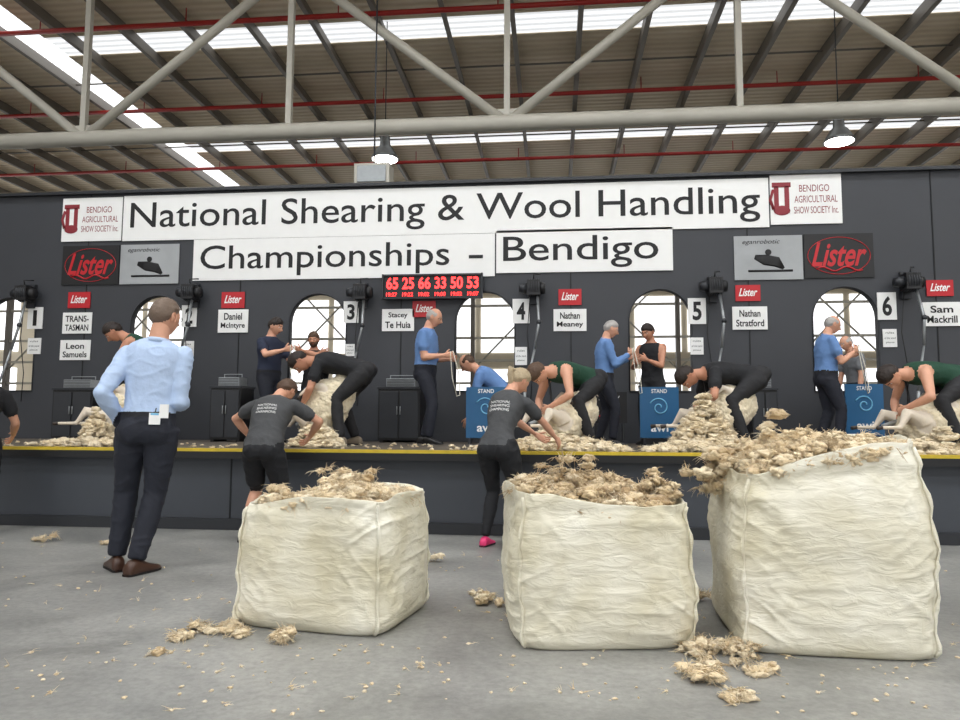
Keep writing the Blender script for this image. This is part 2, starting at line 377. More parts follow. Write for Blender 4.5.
def ledx(mb,cx,cz,w,h,Y):
    for sx in(-1,1): mb.box((cx+sx*w/2,Y,cz),(.02,.06,h+.03),DGREY)
    for sz in(-1,1): mb.box((cx,Y,cz+sz*h/2),(w,.06,.02),DGREY)
sign('led_scoreboard',383,275,482,298,BLK,[('65 25 66 33 50 53',0,.16,.93,.52,REDL,0,.02),('19:27   19:22   19:02   19:00   19:02   19:07',0,-.33,.93,.17,REDL,0,.01)],Y=YW-.1,th=.08,extra=ledx)
sign('safety_notice',592,392,627,423,BLK,[('SAFETY',0,.3,.6,.15,WHT),('STAND',0,-.3,.6,.12,REDS)],Y=9.0,th=.02,extra=lambda mb,cx,cz,w,h,Y:[mb.box((cx+s*w*.4,Y+.05,(cz-h/2+ZS)/2),(.03,.1,cz-h/2-ZS),DGREY) for s in(-1,1)])
# ------------------------------------------------ shearing machines
def machine(u,v):
    p=P(u,v,YW); x,z=p.x,p.z; y=YW
    mb=MB(); mb.box((x,y-.03,z),(.12,.05,.34),DGREY); mb.box((x,y-.16,z+.02),(.17,.2,.2),BLK)
    mb.tube([(x+.08,y-.16,z+.02),(x+.15,y-.16,z+.02)],[.085,.07],BLK,14); mb.tube([(x-.19,y-.16,z+.02),(x-.08,y-.16,z+.02)],[.055,.08],DGREY,14)
    for i in range(5): mb.tube([(x-.06+i*.03,y-.16,z+.02),(x-.05+i*.03,y-.16,z+.02)],.125,DGREY,16)
    mb.tube([(x,y-.16,z+.12),(x,y-.2,z+.2),(x+.08,y-.1,z+.22)],.01,BLK,6)
    mb.tube([(x+.05,y-.2,z-.08),(x+.07,y-.32,z-.45),(x+.02,y-.38,z-.8)],.018,GALV,8)
    mb.sph((x+.07,y-.32,z-.45),.035,m=DGREY)
    mb.tube([(x+.02,y-.38,z-.8),(x-.06,y-.42,z-1.15),(x-.1,y-.45,z-1.35)],.014,GALV,8)
    mb.tube([(x-.1,y-.45,z-1.35),(x-.12,y-.46,z-1.5)],[.02,.026],GALV,8)
    mb.tube([(x-.05,y-.1,z-.1),(x-.09,y-.08,z-.6),(x-.02,y-.07,z-1.1),(x-.05,y-.05,z-1.5)],.006,BLK,5)
    mb.build('shearing_machine')
for u,v in ((33,297),(196,296),(364,296),(534,292),(712,290),(904,286)): machine(u,v)
def highbay(u,v,Y):
    p=P(u,v,Y); mb=MB()
    prof=[(.05,.32),(.09,.3),(.1,.12),(.16,.06),(.24,-.08),(.27,-.14)]
    mb.tube([(p.x,p.y,p.z+h) for r,h in prof],[r for r,h in prof],GALV,24)
    mb.tube([(p.x,p.y,p.z-.145),(p.x,p.y,p.z-.155)],.24,LAMP,24)
    mb.tube([(p.x,p.y,p.z+.3),(p.x,p.y,RZ-.2)],.01,DGREY,6); mb.build('high_bay_lamp')
highbay(385,152,13.2); highbay(839,134,13.2)
mb=MB(); p=P(374,177,10.6); mb.box((p.x,p.y,p.z),(.55,.3,.34),STEEL); mb.box((p.x,p.y-.16,p.z),(.45,.02,.26),GALV); mb.tube([(p.x,p.y,p.z+.15),(p.x,p.y,RZ-.2)],.015,DGREY,6); mb.build('ceiling_heater',.01)
# ------------------------------------------------ stage furniture
def cabinet(u0,u1,vt,Y,vent=True):
    x0,x1=XU(u0,Y,1.1),XU(u1,Y,1.1); z1=P((u0+u1)/2,vt,Y).z; h=z1-ZS; cx=(x0+x1)/2; w=x1-x0; mb=MB()
    mb.box((cx,Y+.2,ZS+h/2+.01),(w,.4,h-.04),BLK); mb.box((cx,Y+.2,z1-.01),(w+.03,.43,.03),DGREY)
    mb.box((cx-w*.24,Y-.005,ZS+h/2),(w*.44,.02,h*.84),DGREY); mb.box((cx+w*.24,Y-.005,ZS+h/2),(w*.44,.02,h*.84),DGREY)
    for s in(-1,1): mb.tube([(cx+s*.02,Y-.03,ZS+h*.5),(cx+s*.02,Y-.03,ZS+h*.65)],.008,GALV,6)
    for s in(-1,1): mb.box((cx+s*w*.42,Y+.2,ZS+.02),(.05,.36,.04),BLK)
    if vent:
        zz=z1+.06; mb.box((cx,Y+.2,zz),(w*.7,.25,.11),GALV)
        for i in range(5): mb.box((cx,Y+.07,zz-.04+i*.02),(w*.66,.01,.006),BLK)
        mb.tube([(cx-w*.3,Y+.2,zz+.06),(cx-w*.3,Y+.2,zz+.1),(cx+w*.3,Y+.2,zz+.1),(cx+w*.3,Y+.2,zz+.06)],.008,GALV,6)
    mb.build('equipment_cabinet',.006)
for a in ((210,240,386,8.7),(378,420,387,9.0),(52,92,388,8.8),(752,778,388,8.8)): cabinet(*a)
def awi(u0,u1,vt,vb,Y):
    def ex(mb,cx,cz,w,h,Yp):
        pts=[(cx+(.02+.012*a)*w*2*math.cos(a),Yp,cz+.1*h+(.02+.012*a)*w*2*math.sin(a)) for a in np.linspace(0,9,40)]
        mb.tube(pts,.008,LBLUE,6)
        zf=cz-h/2
        mb.box((cx,Yp+.05,(zf+ZS)/2),(w*.9,.06,max(.02,zf-ZS-.02)),BLK)
        for s in(-1,1): mb.box((cx+s*w*.4,Yp+.05,(zf+ZS)/2),(.03,.2,zf-ZS),DGREY)
    sign('sponsor_floor_board',u0,vt,u1,vb,BLUE,[('STAND',0,.42,.4,.08,WHT,0,.02),('awi',0,-.3,.45,.16,WHT,0,.02)],Y=Y,th=.03,extra=ex)
for a in ((466,506,387,438,8.75),(640,679,387,438,8.75),(303,334,388,436,8.8),(846,884,384,436,8.75),(118,140,388,436,8.8)): awi(*a)
# ------------------------------------------------ wool
def ico(sub):
    bm=bmesh.new(); bmesh.ops.create_icosphere(bm,subdivisions=sub,radius=1); v=np.array([x.co[:] for x in bm.verts]); f=np.array([[q.index for q in p.verts] for p in bm.faces]); bm.free(); return v,f
IC3=ico(3); IC2=ico(2)
TINTS=[(1,1,1),(1,.98,.93),(.93,.87,.77),(.84,.75,.62),(1.03,1.02,1),(.97,.92,.84)]
TW=[(1,1,1),(1,.98,.94),(.96,.92,.84),(1.03,1.02,1),(.88,.82,.72)]
TBR=[(.86,.78,.66),(.7,.6,.47),(.92,.86,.76),(.55,.45,.34),(.8,.71,.58)]
def shreds(name,centers,size,nl,L,zmin=-9,tints=TINTS,base=None,ic=IC3,hr=.0026):
    iv,fi=ic
    vs=[];fs=[];cs=[];off=0
    C=np.array(centers)
    for c in C:
        s=size*rng.uniform(.5,1.4); v=iv*s*np.array([rng.uniform(.8,1.4),rng.uniform(.8,1.4),.62])
        k=rng.normal(size=(4,3))*np.array([[3],[6],[11],[16]]); ph=rng.uniform(0,6,4)
        d=1+.24*np.sin(iv@k[0]+ph[0])+.19*np.sin(iv@k[1]+ph[1])+.14*np.sin(iv@k[2]+ph[2])+.1*np.sin(iv@k[3]+ph[3])
        v=v*d[:,None]+c; v[:,2]=np.maximum(v[:,2],zmin); vs.append(v);fs.append(fi+off);off+=len(v)
        t=np.array(tints[rng.integers(len(tints))]); t2=np.array(tints[rng.integers(len(tints))]); mixw=(.5+.5*np.sin(iv@k[1]*.6+ph[2]))[:,None]; cs.append(t*mixw+t2*(1-mixw))
    m=7;ff=[]
    for i in range(m-1):
        for j in range(3):
            a=i*3+j;b=i*3+(j+1)%3; ff.append((a,b,b+3));ff.append((a,b+3,a+3))
    ff=np.array(ff); t=np.linspace(0,1,m); ring=np.array([[1,0],[-.5,.87],[-.5,-.87]])
    for _ in range(nl):
        c=C[rng.integers(len(C))]; o=rng.normal(size=3); o[2]=abs(o[2]); o/=np.linalg.norm(o); bs=c+o*size*np.array([.9,.9,.6])
        d=o*.35+rng.normal(size=3)*.6; d[2]*=.6; d/=np.linalg.norm(d); LL=L*rng.uniform(.5,1.3)
        a=np.cross(d,[.3,.2,1]);a/=np.linalg.norm(a)+1e-9;b=np.cross(d,a)
        ph=rng.uniform(0,6); tint=tints[rng.integers(len(tints))]
        for q in range(4):
            sp_=rng.normal(size=3)*.012
            path=bs+rng.normal(size=3)*.003+np.outer(t*LL,d)+np.outer(t,sp_)+np.outer(LL*.07*np.sin(14*t+ph),a); path[:,2]-=LL*.5*t**2; path[:,2]=np.maximum(path[:,2],zmin+.002)
            rr=hr*(1-t*.75)
            v=(path[:,None,:]+rr[:,None,None]*(ring[None,:,0:1]*a+ring[None,:,1:2]*b)).reshape(-1,3)
            vs.append(v);fs.append(ff+off);off+=len(v);cs.append(np.tile(tint,(len(v),1)))
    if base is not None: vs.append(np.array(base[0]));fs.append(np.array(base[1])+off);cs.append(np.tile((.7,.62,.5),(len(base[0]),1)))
    A=np.concatenate(vs);B=np.concatenate(fs);Cc=np.concatenate(cs)
    me=D.meshes.new(name); me.from_pydata(A.tolist(),[],B.tolist()); me.materials.append(WOOL)
    at=me.attributes.new('tint','FLOAT_COLOR','POINT'); at.data.foreach_set('color',np.concatenate([Cc,np.ones((len(Cc),1))],1).ravel().astype(np.float32))
    me.polygons.foreach_set('use_smooth',[True]*len(me.polygons)); me.update()
    ob=D.objects.new(name,me); S.collection.objects.link(ob); return ob
def heap(name,x,y,z,rx,ry,h,n,size,nlock,power=1.3,tilt=(0,0),**k):
    cs=[]
    for _ in range(n):
        r=math.sqrt(rng.uniform(0,1)); a=rng.uniform(0,6.283); hh=h*(1-r**power)
        cs.append((x+r*rx*math.cos(a)+tilt[0]*hh,y+r*ry*math.sin(a)+tilt[1]*hh,z+hh*rng.uniform(.75,1)+size*.25))
    return shreds(name,cs,size,nlock,.05,z+.002,**k)
# ------------------------------------------------ bulk bags
BAG=bag_mat()
def bag(N,Fp,W,Dp,h,htilt,dome,seed,taper=.04,spill=None,tints=TINTS):
    f=(Fp-N); f.z=0; f.normalize(); dep=V((-f.y,f.x,0))
    if dep.y<0: dep=-dep
    c=N+f*(W/2)+dep*(Dp/2)
    xr_=f if f.x>0 else -f; ang=math.atan2(xr_.y,xr_.x); Rm=Matrix.Rotation(ang,3,'Z')
    NT=288; NZ=110; vs=[];fs=[]; a=W/2;b=Dp/2
    def hgt(x,y): return h+htilt*(x/a)+.016*math.sin(7*x+seed)+.014*math.sin(11*y+seed*2)+.016*noise.noise(V((x*9,y*9,seed)))
    for k in range(NZ+14):
        for j in range(NT):
            t=2*math.pi*j/NT; ct,st=math.cos(t),math.sin(t); e=2/6.5
            bx=math.copysign(abs(ct)**e,ct);by=math.copysign(abs(st)**e,st)
            H_=hgt(bx*a,by*b)
            if k<=NZ: s=k/NZ; z=s*H_
            else: s=1-(k-NZ)*.012; z=H_-(k-NZ)*.014
            w=1+.05*math.sin(math.pi*min(s,1)**.8)-taper*s+.01*math.sin(9*s+seed)
            if k<=NZ and z<.05: w-=.055*(1-z/.05)**2
            if k>NZ: w-=.012+.012*(k-NZ)*.3
            x=bx*a*w;y=by*b*w
            nz_=noise.noise
            n1=nz_(V((x*2.2+seed*7,y*2.2,z*3.0)))*.032
            mod=max(0,.5+nz_(V((x*3,y*3+seed,z*3)))*1.4)
            n2=(1-abs(nz_(V((x*3.5+seed,y*3.5,z*12+1.5*math.sin(x*6+seed)))))*2)**3*.0085*mod
            n3=(1-abs(nz_(V((x*9+z*5+seed*3,y*9,z*5-x*3))))*2)**3*.008*max(0,.5+nz_(V((x*4+9,y*4,z*4)))*1.5)
            n4=nz_(V((x*22,y*22,z*26)))*.004
            cd=min(abs(((t-math.pi/4*(2*i+1)+math.pi)%(2*math.pi))-math.pi) for i in range(4))
            corner=.016*math.exp(-(cd/.018)**2) 
            fold=.008*math.sin(z*40+3*nz_(V((x*3,y*3,seed)))) * math.exp(-((s-.92)/.1)**2)
            edgef=min(1,z/.08)
            dsp=(n1+n2+n3+n4+fold)*edgef+corner*(.6+.4*math.sin(z*30))
            nx,ny=bx**3,by**3; l=math.hypot(nx,ny)+1e-6
            vs.append(Rm@V((x+nx/l*dsp,y+ny/l*dsp,max(.002,z)))+V((c.x,c.y,0)))
    K=NZ+14
    for k in range(K-1):
        for j in range(NT):
            j2=(j+1)%NT; fs.append((k*NT+j,k*NT+j2,(k+1)*NT+j2,(k+1)*NT+j))
    fs.append(tuple(range(NT-1,-1,-1)))
    mb=MB(); mb.add(vs,fs,BAG,True)
    cc=V((c.x,c.y,0))
    for i in range(4):
        j=int(NT*(2*i+1)/8); pts=[vs[k*NT+j] for k in range(2,NZ,3)]
        pts=[p+((V((p.x,p.y,0))-cc).normalized())*.005 for p in pts]
        mb.tube(pts,[.007+.003*math.sin(q) for q in range(len(pts))],BAG,6)
    mb.build('wool_bale_bag')
    cen=[]
    while len(cen)<480:
        x,y=rng.uniform(-1,1,2)
        if abs(x)**4+abs(y)**4>.86: continue
        r2=max(abs(x),abs(y)); zz=hgt(x*a,y*b)-.045+dome(x,y)*(1-r2**3.5)
        p=Rm@V((x*a*.95,y*b*.95,zz+rng.uniform(-.02,.02)))+V((c.x,c.y,0)); cen.append(tuple(p))
    if spill:
        for (px,py,pz,r,n) in spill:
            for _ in range(n):
                g=rng.normal(size=3)*r; p=Rm@V((px*a+g[0],py*b+g[1],hgt(px*a,py*b)+pz+g[2]*.6))+V((c.x,c.y,0)); cen.append(tuple(p))
    n=24;dv=[];df=[]
    for i in range(n+1):
        for j in range(n+1):
            x=-1+2*i/n;y=-1+2*j/n; r2=max(abs(x),abs(y)); zz=hgt(x*a,y*b)-.07+dome(x,y)*(1-r2**3.5)
            sq=(1/(max(1e-6,(abs(x)**5+abs(y)**5))**.2))*max(abs(x),abs(y)) if r2>0 else 1
            p=Rm@V((x*sq*a*.93,y*sq*b*.93,zz))+V((c.x,c.y,0)); dv.append(tuple(p))
    for i in range(n):
        for j in range(n):
            q=i*(n+1)+j; df.append((q,q+n+1,q+n+2)); df.append((q,q+n+2,q+1))
    shreds('wool_heap',cen,.027,3000,.038,base=(dv,df),tints=tints)
    return c
bag(G(379,640),G(234,626),.79,.72,.635,.015,lambda x,y:.02+.02*math.sin(4*x),1.3,.03,spill=[(-.5,-.7,.0,.04,10),(-.1,.2,.03,.07,30)],tints=TINTS+TBR[:3])
bag(G(517,653),G(688,651),.80,.84,.66,-.02,lambda x,y:.085+.03*math.sin(5*x+1),4.1,.02,spill=[(.85,-.3,.02,.05,40),(-.3,-.2,.06,.08,30)],tints=TBR+TINTS[:1]+TINTS[2:4])
bag(G(741,654),G(930,664),.83,.90,.875,.085,lambda x,y:.07-.07*x,7.7,.06,spill=[(-.75,-.1,.02,.07,70),(-.95,.1,-.06,.06,50),(-.2,-.2,.04,.07,40)],tints=[(1,.97,.9),(.98,.92,.82),(.9,.82,.7),(1,.99,.95),(.78,.68,.55)])
# ------------------------------------------------ loose wool on the floor
cs=[]
def scatter(u,v,r,n,z=.014):
    g=G(u,v)
    for _ in range(n): cs.append((g.x+rng.normal()*r,g.y+rng.normal()*r*.7,z*rng.uniform(.6,1.6)))
for a in ((200,632,.05,10),(228,630,.04,10),(285,642,.025,14,.03),(240,636,.02,6),(178,640,.015,3),(42,542,.05,7,.03),(105,545,.03,4),(120,545,.03,2),(485,603,.05,10,.03),(430,562,.04,6,.03),(703,652,.05,22,.03),(738,652,.05,20,.025),(702,679,.045,16,.022),(760,674,.03,7),(740,700,.02,6),(700,602,.03,5,.03),(160,655,.02,2),(722,660,.09,12),(395,556,.2,4),(648,594,.03,3)): scatter(*a)
shreds('loose_wool_tufts',cs,.021,900,.04,.001,tints=TINTS+TBR[:2])
cs=[]
for _ in range(420):
    u=rng.uniform(0,960);v=rng.uniform(530,715); g=G(u,v)
    if g.y<6.2: cs.append((g.x,g.y,.003))
shreds('wool_scraps',cs,.006,160,.025,.0005,ic=IC2,hr=.0015)
# ------------------------------------------------ people
SK=[mat('skin_%d'%i,c,.5,.08,30) for i,c in enumerate((rgb(214,160,132),rgb(196,140,112),rgb(226,176,150)))]
LIP=mat('lips',rgb(170,95,85),.5); EYEW=mat('eye_white',rgb(235,232,228),.3); EYED=mat('eye_iris',rgb(40,30,25),.2)
HB=mat('hair_dark',rgb(42,32,27),.6,.3,60,.5,150); HG=mat('hair_grey',rgb(170,166,162),.6,.2,60,.5,150); HBr=mat('hair_brown',rgb(88,66,50),.6,.3,60,.5,150); HGB=mat('hair_greybrown',rgb(112,94,80),.6,.3,60,.5,150); HBl=mat('hair_blonde',rgb(176,158,128),.55,.3,60,.5,150)
def cloth(n,c,r=.8): return mat(n,c,r,.12,14,.35,35)
LBS=cloth('shirt_light_blue',rgb(182,202,232)); MBS=cloth('shirt_mid_blue',rgb(102,138,190)); NAVY=cloth('trousers_navy',rgb(32,35,46)); BKC=cloth('cloth_black',rgb(26,27,31))
GRN=cloth('singlet_green',rgb(24,66,48)); CHAR=cloth('tshirt_charcoal',rgb(70,71,73)); DKP=cloth('trousers_dark',rgb(34,34,37)); NVS=cloth('polo_navy',rgb(36,44,66)); GRY=cloth('shirt_grey',rgb(120,122,126))
SHB=mat('shoe_brown',rgb(70,46,34),.35); SHK=mat('shoe_black',rgb(22,21,22),.4); SHP=mat('shoe_pink',rgb(232,60,120),.5); SHW=mat('shoe_white',rgb(225,225,225),.5); SOLE=mat('shoe_sole',rgb(30,28,28),.8)
MOC=mat('moccasin_felt',rgb(120,108,92),.9)
def lerp(a,b,t): return a+(b-a)*t
def ik(a,t,l1,l2,pole):
    d=t-a; L=d.length; mx=(l1+l2)*.998
    if L>mx: t=a+d*(mx/L); d=t-a; L=mx
    if L<abs(l1-l2)+.02: L=abs(l1-l2)+.02
    n=d.normalized(); x=(l1*l1-l2*l2+L*L)/(2*L); h=math.sqrt(max(0,l1*l1-x*x))
    p=pole-n*pole.dot(n); p=p.normalized() if p.length>1e-5 else perp(n)
    return a+n*x+p*h,t
def hand(mb,w,d,n,s,k,skin,curl,T):
    d=d.normalized(); s=(s-d*s.dot(d)).normalized(); n=(n-d*n.dot(d)-s*n.dot(s)).normalized()
    rings=[(-.015,.026,.019),(.01,.03,.018),(.04,.039,.017),(.075,.042,.015),(.095,.040,.012),(.1,.034,.007)]
    vs=[];m=12
    for (o,rw,rd) in rings:
        for j in range(m):
            a=2*math.pi*j/m; vs.append(w+d*(o*k)+s*(math.cos(a)*rw*k)+n*(math.sin(a)*rd*k))
    fs=[(i*m+j,i*m+(j+1)%m,(i+1)*m+(j+1)%m,(i+1)*m+j) for i in range(len(rings)-1) for j in range(m)]+[tuple(range(m-1,-1,-1)),tuple(len(rings)*m-m+j for j in range(m))]
    mb.add(vs,fs,skin,True,T)
    def finger(base,dr,ln,r,c):
        pts=[base];rs=[r];cur=base;ang=0
        for i,(fr,ca) in enumerate(((.45,25),(.3,45),(.25,35))):
            ang+=math.radians(ca*c); dd=(dr*math.cos(ang)+n*math.sin(ang)).normalized()
            cur=cur+dd*(ln*fr*.5);pts.append(cur);rs.append(r*(.97-.06*i)); cur=cur+dd*(ln*fr*.5);pts.append(cur);rs.append(r*(1-.08*(i+1)))
        pts.append(cur+dd*r*.6);rs.append(r*.45)
        mb.tube(pts,rs,skin,8,T=T)
    for off,ln,sp_ in ((.03,.072,.06),(.0105,.082,.02),(-.0095,.076,-.03),(-.029,.06,-.09)):
        finger(w+d*(.085*k)+s*(off*k),(d+s*sp_).normalized(),ln*k,.0088*k,curl)
    b=w+d*(.03*k)+s*(.03*k); td=(s*.75+d*.75+n*.25).normalized()
    pts=[b-td*.012*k,b+td*.02*k,b+td*.035*k+n*.004*k,b+td*.05*k+d*.008*k+n*.012*k*curl,b+td*.056*k+d*.018*k+n*.02*k*curl]
    mb.tube(pts,[.013*k,.012*k,.0105*k,.0095*k,.005*k],skin,8,T=T)
def head_mesh(mb,c,up,fw,H,skin,hair,hcol,beard,T,glasses=False):
    up=up.normalized(); fw=(fw-up*fw.dot(up)).normalized(); rt=fw.cross(up)
    a,b,cc=.0455*H,.057*H,.068*H; n=56;m=42
    def pt(x,y,z,off=0):
        g=lambda v,s:math.exp(-(v/s)**2)
        X=a*x;Y=b*y;Z=cc*z
        if z<0: X*=1-.30*(-z)**1.4; 
        if z<0 and y<0: Y*=1-.42*(-z)
        if z<0 and y>0: Y*=1+.02*(-z)
        if y>0:
            Y+=H*(.0165*g(x,.15)*(math.exp(-((z+.2)/.13)**2)+.45*math.exp(-((z+.02)/.16)**2)))
            Y-=H*.0055*(g(x-.4,.2)+g(x+.4,.2))*g(z-.06,.13)
            Y+=H*.003*g(z-.24,.09)*g(x,.6)
            Y+=H*.0035*g(x,.3)*(g(z+.46,.05)+g(z+.56,.05))
            Y+=H*.006*g(x,.3)*g(z+.84,.16)
        v=V((X,Y,Z)); 
        if off: v+=V((x,y,z)).normalized()*off
        return c+rt*v.x+fw*v.y+up*v.z
    dirs=[]
    for i in range(m+1):
        f=-math.pi/2+math.pi*i/m
        for j in range(n):
            t=2*math.pi*j/n; dirs.append((math.cos(f)*math.sin(t),math.cos(f)*math.cos(t),math.sin(f)))
    vs=[pt(*q) for q in dirs]; fs=[];ms=[]
    for i in range(m):
        for j in range(n):
            q=(i*n+j,i*n+(j+1)%n,(i+1)*n+(j+1)%n,(i+1)*n+j); fs.append(q[::-1])
            x=sum(dirs[k][0] for k in q)/4;y=sum(dirs[k][1] for k in q)/4;z=sum(dirs[k][2] for k in q)/4
            mt=skin
            if y>.5 and abs(x)<.27 and -.55<z<-.46: mt=LIP
            if y>.5 and .16<abs(x)<.56 and .21<z<.28: mt=hcol
            ms.append(mt)
    mb.add(vs,fs,ms,True,T)
    for s in(-1,1):
        e=pt(.37*s,math.sqrt(1-.37**2-.06**2),.06); mb.sph(e-fw*.0052*H,.0080*H,.0080*H,.0062*H,m=EYEW,n=10,k=6,T=T,R=Matrix((rt,fw,up)).transposed()); mb.sph(e+fw*.0008*H,.0034*H,m=EYED,n=8,k=5,T=T)
        E=c+rt*(a*.99*s)-fw*(.08*b)-up*(.06*cc); R=Matrix((rt,fw,up)).transposed()@Matrix.Rotation(.35*s,3,'Z')@Matrix.Rotation(-.15,3,'X')
        mb.sph(E,.0055*H,.0125*H,.0195*H,m=skin,n=10,k=8,R=R,T=T)
        pts=[E+rt*s*.004*H+fw*(math.cos(t)*.0105*H)+up*(math.sin(t)*.017*H) for t in np.linspace(-1.2,3.6,10)]; mb.tube(pts,.0024*H,skin,6,T=T)
        if glasses:
            g0=e+fw*.009*H; mb.tube([g0+rt*math.cos(t)*.013*H+up*math.sin(t)*.009*H for t in np.linspace(0,6.283,14)],.0009*H,BLK,5,T=T)
            mb.tube([g0+rt*s*.013*H,E+up*.012*H],.0009*H,BLK,5,T=T)
    def hline(x,y):
        if y>0: return lerp(.08,.58,y**1.2)
        return lerp(.08,-.62,(-y)**.7)
    def shell(maskf,off,mt):
        val=[maskf(*q)+.05*noise.noise(V(q)*9) for q in dirs]
        vv=[];
        for q,mv in zip(dirs,val):
            o=off*min(1,max(0,mv*4+.1))*(1+.35*noise.noise(V(q)*6)+.2*noise.noise(V(q)*17)) if mv>-.1 else -.004*H
            vv.append(pt(*q,off=o*1.0+.0002))
        ff=[]
        for i in range(m):
            for j in range(n):
                q=(i*n+j,i*n+(j+1)%n,(i+1)*n+(j+1)%n,(i+1)*n+j)
                if max(val[k] for k in q)>0: ff.append(q[::-1])
        mb.add(vv,ff,mt,True,T)
    if hair in('short','long','pony'): shell(lambda x,y,z:z-hline(x,y),.009*H if hair=='short' else .009*H,hcol)
    if hair=='bald': shell(lambda x,y,z:min(z-hline(x,y),.5-z-.25*y,.35-y),.005*H,hcol)
    if hair=='thin': shell(lambda x,y,z:min(z-hline(x,y)-.08,1.3-z),.006*H,hcol)
    if hair=='pony':
        p0=c-fw*b*1.0+up*cc*.3; mb.sph(p0,.017*H,m=hcol,T=T)
        pts=[p0,p0-fw*.03*H-up*.005*H,p0-fw*.035*H-V((0,0,.04*H)),p0-fw*.03*H-V((0,0,.09*H)),p0-fw*.02*H-V((0,0,.15*H))]
        mb.tube(pts,[.012*H,.017*H,.019*H,.014*H,.004*H],hcol,10,T=T)
    if beard: shell(lambda x,y,z:min(-.28-z+.0*y,y+.15) if not(abs(x)<.22 and -.56<z<-.42) else -.2,.007*H,beard)
def person(name,loc,facing,H,lean=(2,2),side=0,twist=0,pelz=None,pelo=(0,0),feet=((-.11,0,10),(.11,0,10)),hands=(None,None),poles=(None,None),kpoles=(None,None),headp=5,heady=0,
           top=BKC,bot=DKP,shoe=SHK,skin=0,sleeve='short',legs='long',hair='short',hcol=HB,beard=None,girth=1.0,female=False,curl=(.6,.6),collar=False,belt=True,tuck=True,vox=.016,backtext=None,extra=None,textmat=None,glasses=False):
    skin=SK[skin]; W=Matrix.Translation(V(loc))@Matrix.Rotation(math.radians(facing-90),4,'Z')
    pz=(pelz if pelz is not None else .515*H); P0=V((pelo[0],pelo[1],pz))
    step=.01
    def dirn(s):
        t=min(1,max(0,s/.28)); a=math.radians(lerp(lean[0],lean[1],t)); sd=math.radians(side*t)
        tg=V((math.sin(sd)*math.cos(a),math.sin(a),math.cos(a)*math.cos(sd))).normalized()
        tw=math.radians(twist*t); r=V((math.cos(tw),math.sin(tw),0)); r=(r-tg*r.dot(tg)).normalized(); return tg,r,tg.cross(r)
    pos={0:P0}; p=P0
    for i in range(0,40): tg,_,_=dirn(i*step); p=p+tg*(step*H); pos[i+1]=p
    def spn(s):
        tg,r,f=dirn(s)
        if s<0: return P0+tg*(s*H),tg,r,f
        i=int(s/step); return pos[i]+tg*((s-i*step)*H),tg,r,f
    mb=MB(); bones=[]
    def bone(a,b,ra,rb,m,s0=None,s1=None): bones.append((a,b,ra,rb,m,s0,s1))
    fem=female; hipw=1.08 if fem else 1.0; shw=.9 if fem else 1.0
    secs=[(-.055,.05,.05),(-.03,.082,.066),(0,.094,.07),(.035,.093*1.0,.068),(.075,.086,.062),(.11,.084,.06),(.16,.089,.063),(.21,.099,.067),(.25,.104,.066),(.275,.104,.061),(.293,.096,.054),(.308,.074,.045),(.322,.048,.038),(.33,.036,.034)]
    out=[];m=24;fs=[]
    for (s,rw,rd) in secs:
        c,tg,r,f=spn(s); g=girth if .03<s<.24 else (1+girth)/2
        rw=rw*(hipw if s<.06 else shw)*(.92 if fem and .06<s<.13 else 1); bel=(girth-1)*.5*math.exp(-((s-.1)/.06)**2)
        for j in range(m):
            t=2*math.pi*j/m;e=.85; x=math.copysign(abs(math.cos(t))**e,math.cos(t));y=math.copysign(abs(math.sin(t))**e,math.sin(t))
            dd=rd*(g+(bel*1.2 if y>0 else 0))
            if fem and y>0 and .19<s<.26: dd*=1.2
            out.append(c+r*(x*rw*g*H)+f*(y*dd*H))
    k=len(secs)
    for i in range(k-1):
        for j in range(m): fs.append((i*m+j,i*m+(j+1)%m,(i+1)*m+(j+1)%m,(i+1)*m+j))
    fs+= [tuple(range(m-1,-1,-1)),tuple((k-1)*m+j for j in range(m))]
    mb.add(out,fs,skin)
    wl=.055 if tuck else .0
    def tmat(s):
        if belt and tuck and wl-.018<s<wl: return BKC
        if s<wl: return bot
        if s<.316 or (collar and s<.324): return top
        return skin
    for i in range(k-1):
        s0,s1=secs[i][0],secs[i+1][0]; r0=(secs[i][1]+secs[i][2])/2*H*girth; r1=(secs[i+1][1]+secs[i+1][2])/2*H*girth
        bone(spn(s0)[0],spn(s1)[0],r0,r1,top,s0,s1)
    c,tg,r,f=spn(-.01)
    for s in(-1,1): a_,b_=sph_geo(c+r*(s*.042*H*hipw)-f*.028*H,.051*H,.05*H,.055*H,14,10,Matrix((r,f,tg)).transposed()); mb.add(a_,b_,bot)
    nb,ntg,nr,nf=spn(.312)
    hp=math.radians(headp); hy=math.radians(heady+twist)
    hu=V((0,math.sin(hp),math.cos(hp))); hf=V((0,math.cos(hp),-math.sin(hp)))
    Rz=Matrix.Rotation(hy,3,'Z'); hu=Rz@hu; hf=Rz@hf
    nd=(ntg*.55+hu*.45).normalized(); nt_=nb+nd*.045*H; hc=nt_+hu*.058*H+hf*.012*H
    a_,b_=tube_geo([nb-nd*.03*H,nb,nt_,nt_+hu*.03*H],[.04*H,.037*H,.034*H,.031*H],14); mb.add(a_,b_,skin)
    bone(nb+nd*.012*H,nt_+hu*.03*H,.036*H,.033*H,skin)
    wr=[];sc,tg,sr,sf=spn(.277)
